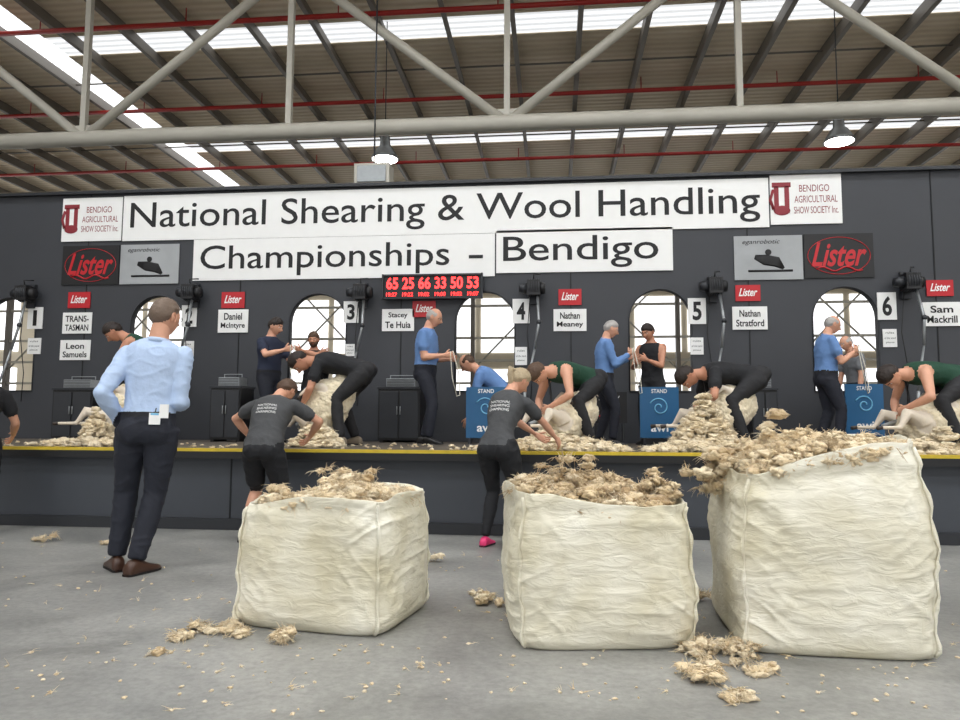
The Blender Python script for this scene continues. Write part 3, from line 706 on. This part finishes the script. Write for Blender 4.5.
    for i,s in enumerate((-1,1)):
        sh=sc+sr*(s*.097*H*shw*(.5+girth*.5)); tgt=hands[i]
        L1,L2=.172*H,.150*H
        if tgt is None: t=sh+V((s*.05,.07,-(L1+L2)*.985))
        else: t=V(tgt)
        if tgt is not None and (t-sh).length>.26*H: sh=sh+(t-sh).normalized()*.02*H
        pl=V(poles[i]) if poles[i] is not None else V((s*.5,-.8,-.2))
        e,t=ik(sh,t,L1,L2,pl)
        z=(.004*H if fem else .0)
        ua=[(0,.033),(.15,.034),(.4,.030),(.7,.0265),(1,.0235)];fa=[(.15,.025),(.35,.025),(.7,.019),(1,.0155)]
        add=.0035 if sleeve=='long' else 0
        pts=[lerp(sh,e,q) for q,_ in ua]+[lerp(e,t,q) for q,_ in fa]; rs=[(x+add*(.5 if x>.03 else 1))*H-z for _,x in ua]+[(x+add*1.4)*H-z for _,x in fa]
        a_,b_=tube_geo(pts,rs,14);mb.add(a_,b_,skin)
        a_,b_=sph_geo(sh,.0335*H-z,n=12,m=8);mb.add(a_,b_,skin); a_,b_=sph_geo(e,.0245*H+add*H-z*.6,n=10,m=8);mb.add(a_,b_,skin)
        if sleeve=='long': bone(sh,e,.034*H,.025*H,top);bone(e,t,.025*H,.018*H,top); a_,b_=tube_geo([lerp(e,t,.88),lerp(e,t,1.0)],[.024*H,.023*H],12);mb.add(a_,b_,skin)
        elif sleeve=='short':
            c1=lerp(sh,e,.62); a_,b_=tube_geo([lerp(sh,e,.05),lerp(sh,e,.3),c1],[.034*H-z,.0365*H-z,.037*H-z],14);mb.add(a_,b_,skin)
            bone(sh,c1,.034*H,.033*H,top);bone(lerp(sh,e,.68),e,.026*H,.024*H,skin);bone(e,t,.024*H,.017*H,skin)
        else:
            bone(lerp(sh,e,-.05),e,.036*H,.024*H,skin);bone(e,t,.024*H,.017*H,skin)
        wr.append((s,sh,e,t))
    pc,ptg,pr,pf=spn(0); feetw=[]
    for i,s in enumerate((-1,1)):
        hj=pc+pr*(s*.052*H*hipw); fx,fy,fa_=feet[i][:3]; fz=feet[i][3] if len(feet[i])>3 else 0
        ta=math.radians(-s*fa_) ; fd=V((math.sin(-ta),math.cos(ta),0))
        an=V((fx,fy,.048*H+fz)); kp=V(kpoles[i]) if kpoles[i] is not None else (V((0,1,0))*.7+fd*.3+V((s*.03,0,.1)))
        kn,an2=ik(hj,an,.243*H,.238*H,kp)
        if legs=='long':
            th=[(0,.056),(.25,.056),(.6,.047),(1,.038)];sh_=[(.2,.038),(.45,.037),(.8,.031),(.97,.029)]
        else:
            th=[(0,.055),(.25,.054),(.6,.044),(1,.032)];sh_=[(.2,.034),(.4,.034),(.75,.023),(1,.021)]
        if fem and legs=='long': sh_=[(.2,.033),(.4,.035),(.75,.025),(.98,.022)];th=[(0,.057),(.25,.055),(.6,.044),(1,.033)]
        pts=[lerp(hj,kn,q) for q,_ in th]+[lerp(kn,an2,q) for q,_ in sh_]; rs=[x*H for _,x in th]+[x*H for _,x in sh_]
        a_,b_=tube_geo(pts,rs,16);mb.add(a_,b_,bot); a_,b_=sph_geo(kn,(.037 if legs=='long' and not fem else .032)*H,n=12,m=8);mb.add(a_,b_,bot)
        if legs=='long': bone(hj,kn,.055*H,.038*H,bot);bone(kn,an2,.038*H,.03*H,bot)
        else:
            c1=lerp(hj,kn,.85); a_,b_=tube_geo([lerp(hj,kn,.1),lerp(hj,kn,.5),c1],[.062*H,.055*H,.046*H],16);mb.add(a_,b_,bot)
            bone(hj,c1,.055*H,.044*H,bot);bone(lerp(hj,kn,.93),kn,.034*H,.032*H,skin);bone(kn,an2,.033*H,.022*H,skin)
        feetw.append((an2,fd,s,fz))
    me=D.meshes.new('raw'); me.from_pydata(mb.v,[],mb.f); bm=bmesh.new();bm.from_mesh(me);bmesh.ops.recalc_face_normals(bm,faces=bm.faces);bm.to_mesh(me);bm.free()
    ob=D.objects.new('raw',me);S.collection.objects.link(ob)
    rm=ob.modifiers.new('r','REMESH');rm.mode='VOXEL';rm.voxel_size=vox
    sm=ob.modifiers.new('s','SMOOTH');sm.factor=.5;sm.iterations=4 if vox>.012 else 7
    dg=bpy.context.evaluated_depsgraph_get(); m2=D.meshes.new_from_object(ob.evaluated_get(dg))
    nv=len(m2.vertices);vv=np.empty(nv*3);m2.vertices.foreach_get('co',vv);vv=vv.reshape(-1,3)
    nn=np.empty(nv*3);m2.vertices.foreach_get('normal',nn);nn=nn.reshape(-1,3)
    fc=[tuple(q.vertices) for q in m2.polygons]
    D.objects.remove(ob);D.meshes.remove(me);D.meshes.remove(m2)
    def classify(pts):
        n=len(pts);best=np.full(n,1e9);idx=np.zeros(n,int);sb=np.full(n,1e9);ss=np.zeros(n)
        for bi,(a,b,ra,rb,mt,s0,s1) in enumerate(bones):
            A=np.array(a);Bv=np.array(b)-A;L=max(Bv@Bv,1e-9);t=np.clip((pts-A)@Bv/L,0,1)
            raw=np.linalg.norm(pts-A-t[:,None]*Bv,axis=1); d=raw/(ra+(rb-ra)*t)
            w=d<best;best[w]=d[w];idx[w]=bi
            if s0 is not None:
                w=raw<sb; sb[w]=raw[w]; ss[w]=(s0+(s1-s0)*t)[w]
        return [bones[i][4] if bones[i][5] is None else tmat(s) for i,s in zip(idx,ss)]
    vi=classify(vv)
    isk=[q is skin for q in vi]
    for i in range(nv):
        if not isk[i]:
            q=vv[i]; w=1-abs(noise.noise(V((q[0]*9+H*31,q[1]*9,q[2]*13))))*2; w2=noise.noise(V((q[0]*4,q[1]*4+H*17,q[2]*5)))
            vv[i]=q+nn[i]*(.0055*(w**3)+.005*w2+.002)
    fcent=np.array([vv[list(f)].mean(0) for f in fc]); fi=classify(fcent)
    o=MB(); o.add([V(q) for q in vv],fc,fi,True,W)
    head_mesh(o,hc,hu,hf,H,skin,hair,hcol,beard,W,glasses)
    if collar:
        o.tube([nb+nd*.0*H,nb+nd*.016*H],[.047*H,.041*H],top,16,T=W)
    for i,(s,sh,e,t) in enumerate(wr):
        d=(t-e).normalized(); fwd=sf if hands[i] is None else sf*.3+V((0,0,1))*.8
        if abs(d.dot(fwd.normalized()))>.9: fwd=sf
        th=(fwd-d*fwd.dot(d)).normalized(); n=V((-s,0,0)); n=(n-d*n.dot(d)-th*n.dot(th))
        n=n.normalized() if n.length>.15 else d.cross(th)*(-s)
        hand(o,t-d*.004,(d+n*(.1 if hands[i] is None else .15)).normalized(),n,th,H/1.78*(.92 if fem else 1.0),skin,curl[i],W)
    for (an,fd,s,fz) in feetw:
        k=H/1.75*(.9 if fem else 1); side_=V((fd.y,-fd.x,0)); base=V((an.x,an.y,fz)); m=16
        prof=[(-.075,.022,.05),(-.07,.033,.075),(-.045,.038,.095),(0,.04,.1),(.04,.042,.085),(.09,.047,.06),(.13,.05,.048),(.165,.044,.04),(.19,.03,.03),(.2,.015,.018)]
        vs=[];
        for (yy,hw,ht) in prof:
            for j in range(m):
                a=2*math.pi*j/m; x=math.cos(a); z=math.sin(a)
                xx=math.copysign(abs(x)**.7,x)*hw; zz=ht*(.5+.5*(z if z>0 else max(z*1.6,-1)))
                vs.append(base+fd*(yy*k)+side_*(xx*k)+V((0,0,max(.001,zz*k))))
        n=len(prof);fs=[(i*m+j,i*m+(j+1)%m,(i+1)*m+(j+1)%m,(i+1)*m+j) for i in range(n-1) for j in range(m)]+[tuple(range(m-1,-1,-1)),tuple((n-1)*m+j for j in range(m))]
        o.add(vs,fs,shoe,True,W)
        sv=[base+fd*(yy*k)+side_*(hw*1.04*k)+V((0,0,.002)) for yy,hw,_ in prof]+[base+fd*(yy*k)-side_*(hw*1.04*k)+V((0,0,.002)) for yy,hw,_ in prof[::-1]]
        o.add(sv+[q+V((0,0,.014)) for q in sv],[tuple(range(len(sv)-1,-1,-1)),tuple(range(len(sv),2*len(sv)))]+[(i,(i+1)%len(sv),len(sv)+(i+1)%len(sv),len(sv)+i) for i in range(len(sv))],SOLE,False,W)
    if backtext:
        bvh=BVHTree.FromPolygons([V(q) for q in vv],fc); c,tg,r,f=spn(.2)
        for li,t in enumerate(backtext):
            tv,tf=text_geo(t); w=.11*H;h=.014*H; cc=c+tg*((1-li)*.022*H)
            res=[]
            for x,y in tv:
                og=cc+r*(x*w)+tg*(y*h)-f*.4; hit=bvh.ray_cast(og,f)
                res.append((hit[0] if hit[0] is not None else og+f*.3)-f*.006)
            o.add(res,tf,textmat or WHT,False,W)
    ctx=dict(W=W,spn=spn,H=H,wr=wr,hc=hc,hu=hu,hf=hf)
    if extra: extra(o,ctx)
    return o.build(name),ctx
def rope_from(o,ctx,i=1,L=.7,sw=.08):
    s,sh,e,t=ctx['wr'][i]; d=(t-e).normalized(); p=t+d*.07
    o.tube([p+V((0,0,.04)),p,p+V((sw*.3,sw*.4,-L*.4)),p+V((0,sw,-L*.7)),p+V((-.03,sw*1.4,-L*.68)),p+V((-.05,sw*1.1,-L*.3)),p+V((-.03,.02,.05))],.0055,ROPE,6,T=ctx['W'])
# businessman in foreground
g=G(133,575); Hh=P(140,294,g.y).z
def badge(o,c):
    p,tg,r,f=c['spn'](.03); H=c['H']; W=c['W']
    b=p+r*(.045*H)-f*(.082*H); 
    R=Matrix((r,f,tg)).transposed(); mm=MB(); mm.box(b,(.07,.008,.075),WHT,R); mm.box(b-f*.005+tg*.03,(.05,.004,.012),LBLUE,R); mm.box(b+r*.055+tg*.05,(.055,.012,.09),WHT,R); mm.tube([b+tg*.04,b+tg*.07+f*.02],.004,BLK,6)
    o.add(mm.v,mm.f,[mm.mats[i] for i in mm.m],False,W)
person('businessman',(g.x-.05,g.y+.05,0),104,Hh,lean=(2,4),side=6,feet=((-.12,.10,30),(.05,-.06,25)),pelo=(.07,0),hands=((-.12,.06,.98),(.22,.26,1.12)),poles=((-.45,-.9,0),(.15,-1,-.3)),headp=8,heady=-30,
   top=LBS,bot=NAVY,shoe=SHB,sleeve='long',hair='thin',hcol=HGB,girth=.97,collar=True,vox=.009,curl=(.8,.8),extra=badge,skin=0,glasses=True)
x=XU(264,5.95,.5)
person('wool_handler',(x,5.9,0),88,1.60,lean=(22,40),twist=0,pelz=.76,feet=((-.13,-.02,5),(.13,-.05,5)),hands=((-.30,.42,.84),(.22,.50,.86)),poles=((-1,-.2,.3),(1,-.2,.2)),headp=52,heady=-15,
   top=CHAR,bot=BKC,shoe=SHK,sleeve='short',legs='short',hair='short',hcol=HBr,tuck=False,girth=1.12,vox=.012,backtext=('NATIONAL','SHEARING','CHAMPIONS'))
x=XU(498,5.9,.5)
person('woman_wool_handler',(x,5.85,0),68,1.60,lean=(16,36),pelz=.79,feet=((-.12,.02,5),(.12,-.02,5)),hands=((.10,.60,.88),(.28,.62,.84)),poles=((-1,-.2,-.3),(1,-.3,-.3)),headp=38,heady=-25,
   top=CHAR,bot=BKC,shoe=SHP,sleeve='short',hair='pony',hcol=HBl,female=True,tuck=False,vox=.012,backtext=('NATIONAL','SHEARING','CHAMPIONS'))
x=XU(-6,6.1,1.2)
person('wool_handler',(x,5.95,0),120,1.6,lean=(10,20),hands=((-.1,.4,.85),(.2,.4,.85)),top=BKC,bot=BKC,shoe=SHW,hair='short',tuck=False,headp=30,vox=.016)
def standing(name,u,vt,Y,face,**k):
    x=XU(u,Y,1.2); H=P(u,vt,Y).z-ZS
    return person(name,(x,Y,ZS),face,H,**k)
for (u,vt,Y,fc,hr,gr) in ((425,307,8.55,-8,'bald',1.14),(604,319,8.5,5,'thin',1.1),(827,314,8.3,0,'bald',1.12)):
    standing('official',u,vt,Y,fc,lean=(0,6),hands=((-.08,.30,1.02),(.1,.27,1.05)),poles=((-.4,-1,-.3),(.4,-1,-.3)),headp=22,heady=5,top=MBS,bot=NAVY,shoe=SHK,sleeve='short' if u!=604 else 'long',hair=hr,hcol=HG,girth=gr,collar=True,skin=0,curl=(1,1),extra=rope_from,feet=((-.1,-.05,8),(.1,.08,8)),vox=.013,glasses=True)
standing('official',268,317,8.6,-20,lean=(0,3),hands=((-.1,.38,1.0),(.14,.36,1.12)),headp=20,heady=10,top=NVS,bot=NAVY,sleeve='short',hair='short',hcol=HB,girth=1.15,collar=True,curl=(1,1),extra=rope_from)
standing('competitor',313,332,9.0,-80,lean=(3,6),hands=((.12,.3,1.15),(-.12,.28,1.12)),poles=((-1,-.1,-.3),(1,-.1,-.3)),headp=15,top=BKC,bot=DKP,sleeve='short',hair='short',beard=HBr,hcol=HBr,girth=1.08,skin=1)
standing('competitor',653,323,9.05,-120,lean=(2,5),hands=((-.05,.3,1.02),(.1,.28,.98)),headp=25,heady=-10,top=BKC,bot=DKP,sleeve='none',hair='short',hcol=HB,skin=1)
standing('spectator',858,334,9.15,200,lean=(6,12),headp=25,top=GRY,bot=DKP,sleeve='short',hair='bald',hcol=HG)
x=XU(502,9.1,1.4)
person('competitor',(x,9.1,ZS),175,1.72,lean=(40,56),pelz=.56,pelo=(0,-.1),hands=((-.2,.4,.3),(.2,.36,.3)),headp=45,top=MBS,bot=DKP,hair='bald',hcol=HBr,skin=0)
# ---- sheep
SHW_=mat('fleece',rgb(232,219,190),.95,.18,22,1.0,50,sheen=.3,spec=.1); SHF=mat('sheep_face',rgb(224,212,194),.8,.1,30,.2,80); HOOF=mat('hoof',rgb(60,52,46),.5)
def sheep(loc,facing,tilt=50,sc=1.0,vox=.014):
    W=Matrix.Translation(V(loc))@Matrix.Rotation(math.radians(facing-90),4,'Z')@Matrix.Scale(sc,4)
    t=math.radians(tilt); up=V((0,-math.cos(t),math.sin(t))); bel=V((0,math.sin(t),math.cos(t)))
    p0=V((0,.1,.22)); mb=MB()
    secs=[(-.12,.1,.1,0),(-.04,.2,.19,0),(.08,.26,.235,.01),(.25,.27,.25,.0),(.4,.25,.25,.02),(.52,.21,.23,.02),(.6,.15,.17,-.01),(.66,.09,.1,-.02)]
    vs=[];m=20
    for s,rw,rd,o in secs:
        for j in range(m):
            a=2*math.pi*j/m; vs.append(p0+up*s+bel*(o+math.sin(a)*rd)+V((math.cos(a)*rw,0,0)))
    k=len(secs);fs=[(i*m+j,i*m+(j+1)%m,(i+1)*m+(j+1)%m,(i+1)*m+j) for i in range(k-1) for j in range(m)]+[tuple(range(m-1,-1,-1)),tuple((k-1)*m+j for j in range(m))]
    mb.add(vs,fs,SHW_)
    nb=p0+up*.58; hd=nb+up*.2+bel*.1+V((.1,0,0)); mz=hd+bel*.17+V((.06,0,.02))
    parts=[]
    def seg(pts,rs,mt): a,b=tube_geo(pts,rs,12);mb.add(a,b,mt); [parts.append((pts[i],pts[i+1],rs[i],rs[i+1],mt)) for i in range(len(pts)-1)]
    parts.append((p0-up*.05,p0+up*.6,.23,.23,SHW_))
    seg([nb-up*.08,nb+up*.06+bel*.02,hd-up*.02],[.13,.095,.075],SHW_)
    seg([hd-bel*.06,hd,hd+(mz-hd)*.55,mz],[.05,.068,.052,.034],SHF)
    legs=[]
    for s in(-1,1):
        sh=p0+up*.46+bel*.16+V((s*.14,0,0)); kn=sh+bel*.17+V((s*.04,0,-.05)); ft=kn+bel*.08+V((s*.02,.06,-.17))
        seg([sh-bel*.05,sh+bel*.04,kn,ft],[.08,.06,.032,.02],SHF)
        hp=p0+up*.05+bel*.12+V((s*.16,0,0)); st=hp+V((s*.06,.2,.08)); hk=st+V((s*.03,.1,-.16)); hk.z=max(hk.z,.05); fo=hk+V((s*.01,.22,.0)); fo.z=max(fo.z,.04)
        seg([hp-bel*.05,hp,st,hk,fo],[.12,.11,.065,.028,.02],SHF); legs.append((kn,ft,hk,fo))
    me=D.meshes.new('raw'); me.from_pydata(mb.v,[],mb.f); bm=bmesh.new();bm.from_mesh(me);bmesh.ops.recalc_face_normals(bm,faces=bm.faces);bm.to_mesh(me);bm.free()
    ob=D.objects.new('raw',me);S.collection.objects.link(ob); rm=ob.modifiers.new('r','REMESH');rm.mode='VOXEL';rm.voxel_size=vox; sm=ob.modifiers.new('s','SMOOTH');sm.factor=.5;sm.iterations=3
    m2=D.meshes.new_from_object(ob.evaluated_get(bpy.context.evaluated_depsgraph_get()));nv=len(m2.vertices)
    vv=np.array([v.co[:] for v in m2.vertices]);nn=np.array([v.normal[:] for v in m2.vertices]);fc=[tuple(q.vertices) for q in m2.polygons]; D.objects.remove(ob);D.meshes.remove(me);D.meshes.remove(m2)
    def cl(pts):
        best=np.full(len(pts),1e9);idx=np.zeros(len(pts),int)
        for bi,(a,b,ra,rb,mt) in enumerate(parts):
            A=np.array(a);Bv=np.array(b)-A;L=max(Bv@Bv,1e-9);t=np.clip((pts-A)@Bv/L,0,1); d=np.linalg.norm(pts-A-t[:,None]*Bv,axis=1)/(ra+(rb-ra)*t); w=d<best;best[w]=d[w];idx[w]=bi
        return idx
    ci=cl(vv)
    for i in range(nv):
        if parts[ci[i]][4] is SHW_:
            q=V(vv[i]); vv[i]=vv[i]+nn[i]*(.022*noise.noise(q*12)+.018*(1-2*abs(noise.noise(q*26)))+.004)
    fi=cl(np.array([vv[list(f)].mean(0) for f in fc])); vv[:,2]=np.maximum(vv[:,2],.003)
    o=MB();o.add([V(q) for q in vv],fc,[parts[i][4] for i in fi],True,W)
    fw=(mz-hd).normalized()
    for s,(kn,ft,hk,fo) in zip((-1,1),legs):
        e=hd+V((s*.06,0,.01))-fw*.02; o.tube([e,e+V((s*.05,0,.01)),e+V((s*.1,0,-.02))],[.012,.024,.005],SHF,8,ratio=.4,T=W)
        o.sph(hd+fw*.06+V((s*.047,0,.02)),.011,m=EYED,T=W)
        o.tube([fo-V((0,.01,0)),fo+V((0,.05,-.008))],[.02,.024],HOOF,8,T=W)
        o.tube([ft,ft+V((0,.02,-.045))],[.019,.023],HOOF,8,T=W)
    o.sph(mz+fw*.015,.018,m=HOOF,T=W)
    o.build('sheep')
def handpiece(o,c):
    s,sh,e,t=c['wr'][1]; d=(t-e).normalized(); p=t+d*.08
    o.tube([p-V((0,.05,-.02)),p,p+V((0,.09,-.03)),p+V((0,.14,-.05))],[.018,.022,.02,.026],GALV,10,T=c['W'])
    o.tube([p-V((0,.05,-.02)),p+V((0,-.15,.15)),p+V((.0,-.1,.5))],.012,BLK,6,T=c['W'])
def shearer(uh,Y,face,hipz=.74,H=1.76,lean=(76,96),headp=80,top=BKC,sheepo=.32,tilt=45,ssc=.88,lh=(-.12,.54,.42),rh=(.14,.48,.34),feet=((-.24,.1,12),(.24,0,12)),**k):
    x=XU(uh,Y,ZS+hipz)
    a=math.radians(face)
    person('shearer',(x,Y,ZS),face,H,lean=lean,pelz=hipz,pelo=(0,-.12),feet=feet,hands=(lh,rh),poles=((-1,-.4,.2),(1,-.4,.2)),headp=headp,top=top,bot=DKP,shoe=MOC,curl=(1,1),extra=handpiece,**k)
    sheep((x+math.cos(a)*sheepo,Y+math.sin(a)*sheepo,ZS),face,tilt,ssc)
shearer(354,7.75,188,hipz=.80,lean=(66,88),top=BKC,skin=1,sleeve='short',tilt=58)
shearer(584,7.9,215,hipz=.72,lean=(70,92),headp=88,top=GRN,sleeve='none',hair='short',hcol=HBr,tilt=28,ssc=.85,skin=0)
shearer(745,7.8,185,hipz=.74,lean=(74,96),headp=90,top=BKC,sleeve='short',hair='short',hcol=HB,tilt=40,skin=1)
shearer(950,7.6,188,hipz=.72,lean=(74,96),headp=86,top=GRN,sleeve='none',hair='short',hcol=HB,tilt=25,ssc=.85,skin=0)
shearer(150,8.3,200,hipz=.86,lean=(30,58),headp=55,top=GRN,sleeve='none',hair='short',hcol=HB,tilt=50,skin=1,lh=(-.14,.5,.6),rh=(.14,.48,.55))
# ---- fleeces on the stage
def fl(u,Y,rx,ry,h,n,nl,size=.032,tints=TW,**k):
    x=XU(u,Y,ZS+h/2); heap('fleece',x,Y,ZS,rx,ry,h,n,size,nl,tints=tints,**k)
fl(703,7.3,.36,.26,.66,420,1300,power=.8,tilt=(.05,0))
fl(690,6.8,.42,.25,.10,140,400)
fl(575,6.85,.5,.25,.13,200,600); fl(520,6.75,.42,.25,.09,140,400,tints=TINTS+TBR[:2]); fl(548,7.3,.3,.2,.2,120,300)
fl(318,7.2,.28,.22,.32,160,400,power=.9); fl(97,7.5,.2,.22,.42,130,350,power=.9); fl(80,6.9,.5,.25,.07,100,250)
fl(905,6.8,.5,.3,.12,140,350); fl(945,7.0,.3,.25,.24,90,250)
yy=rng.uniform(6.5,8.2,180)
cs=[(XU(rng.uniform(0,960),q,ZS),q,ZS+.008) for q in yy]
shreds('wool_scraps',cs,.018,150,.03,ZS+.001,ic=IC2)
# ------------------------------------------------ light
w=D.worlds.new('World'); S.world=w; w.use_nodes=True; bg=w.node_tree.nodes['Background']; bg.inputs['Color'].default_value=(.97,.98,1,1); bg.inputs['Strength'].default_value=1.1
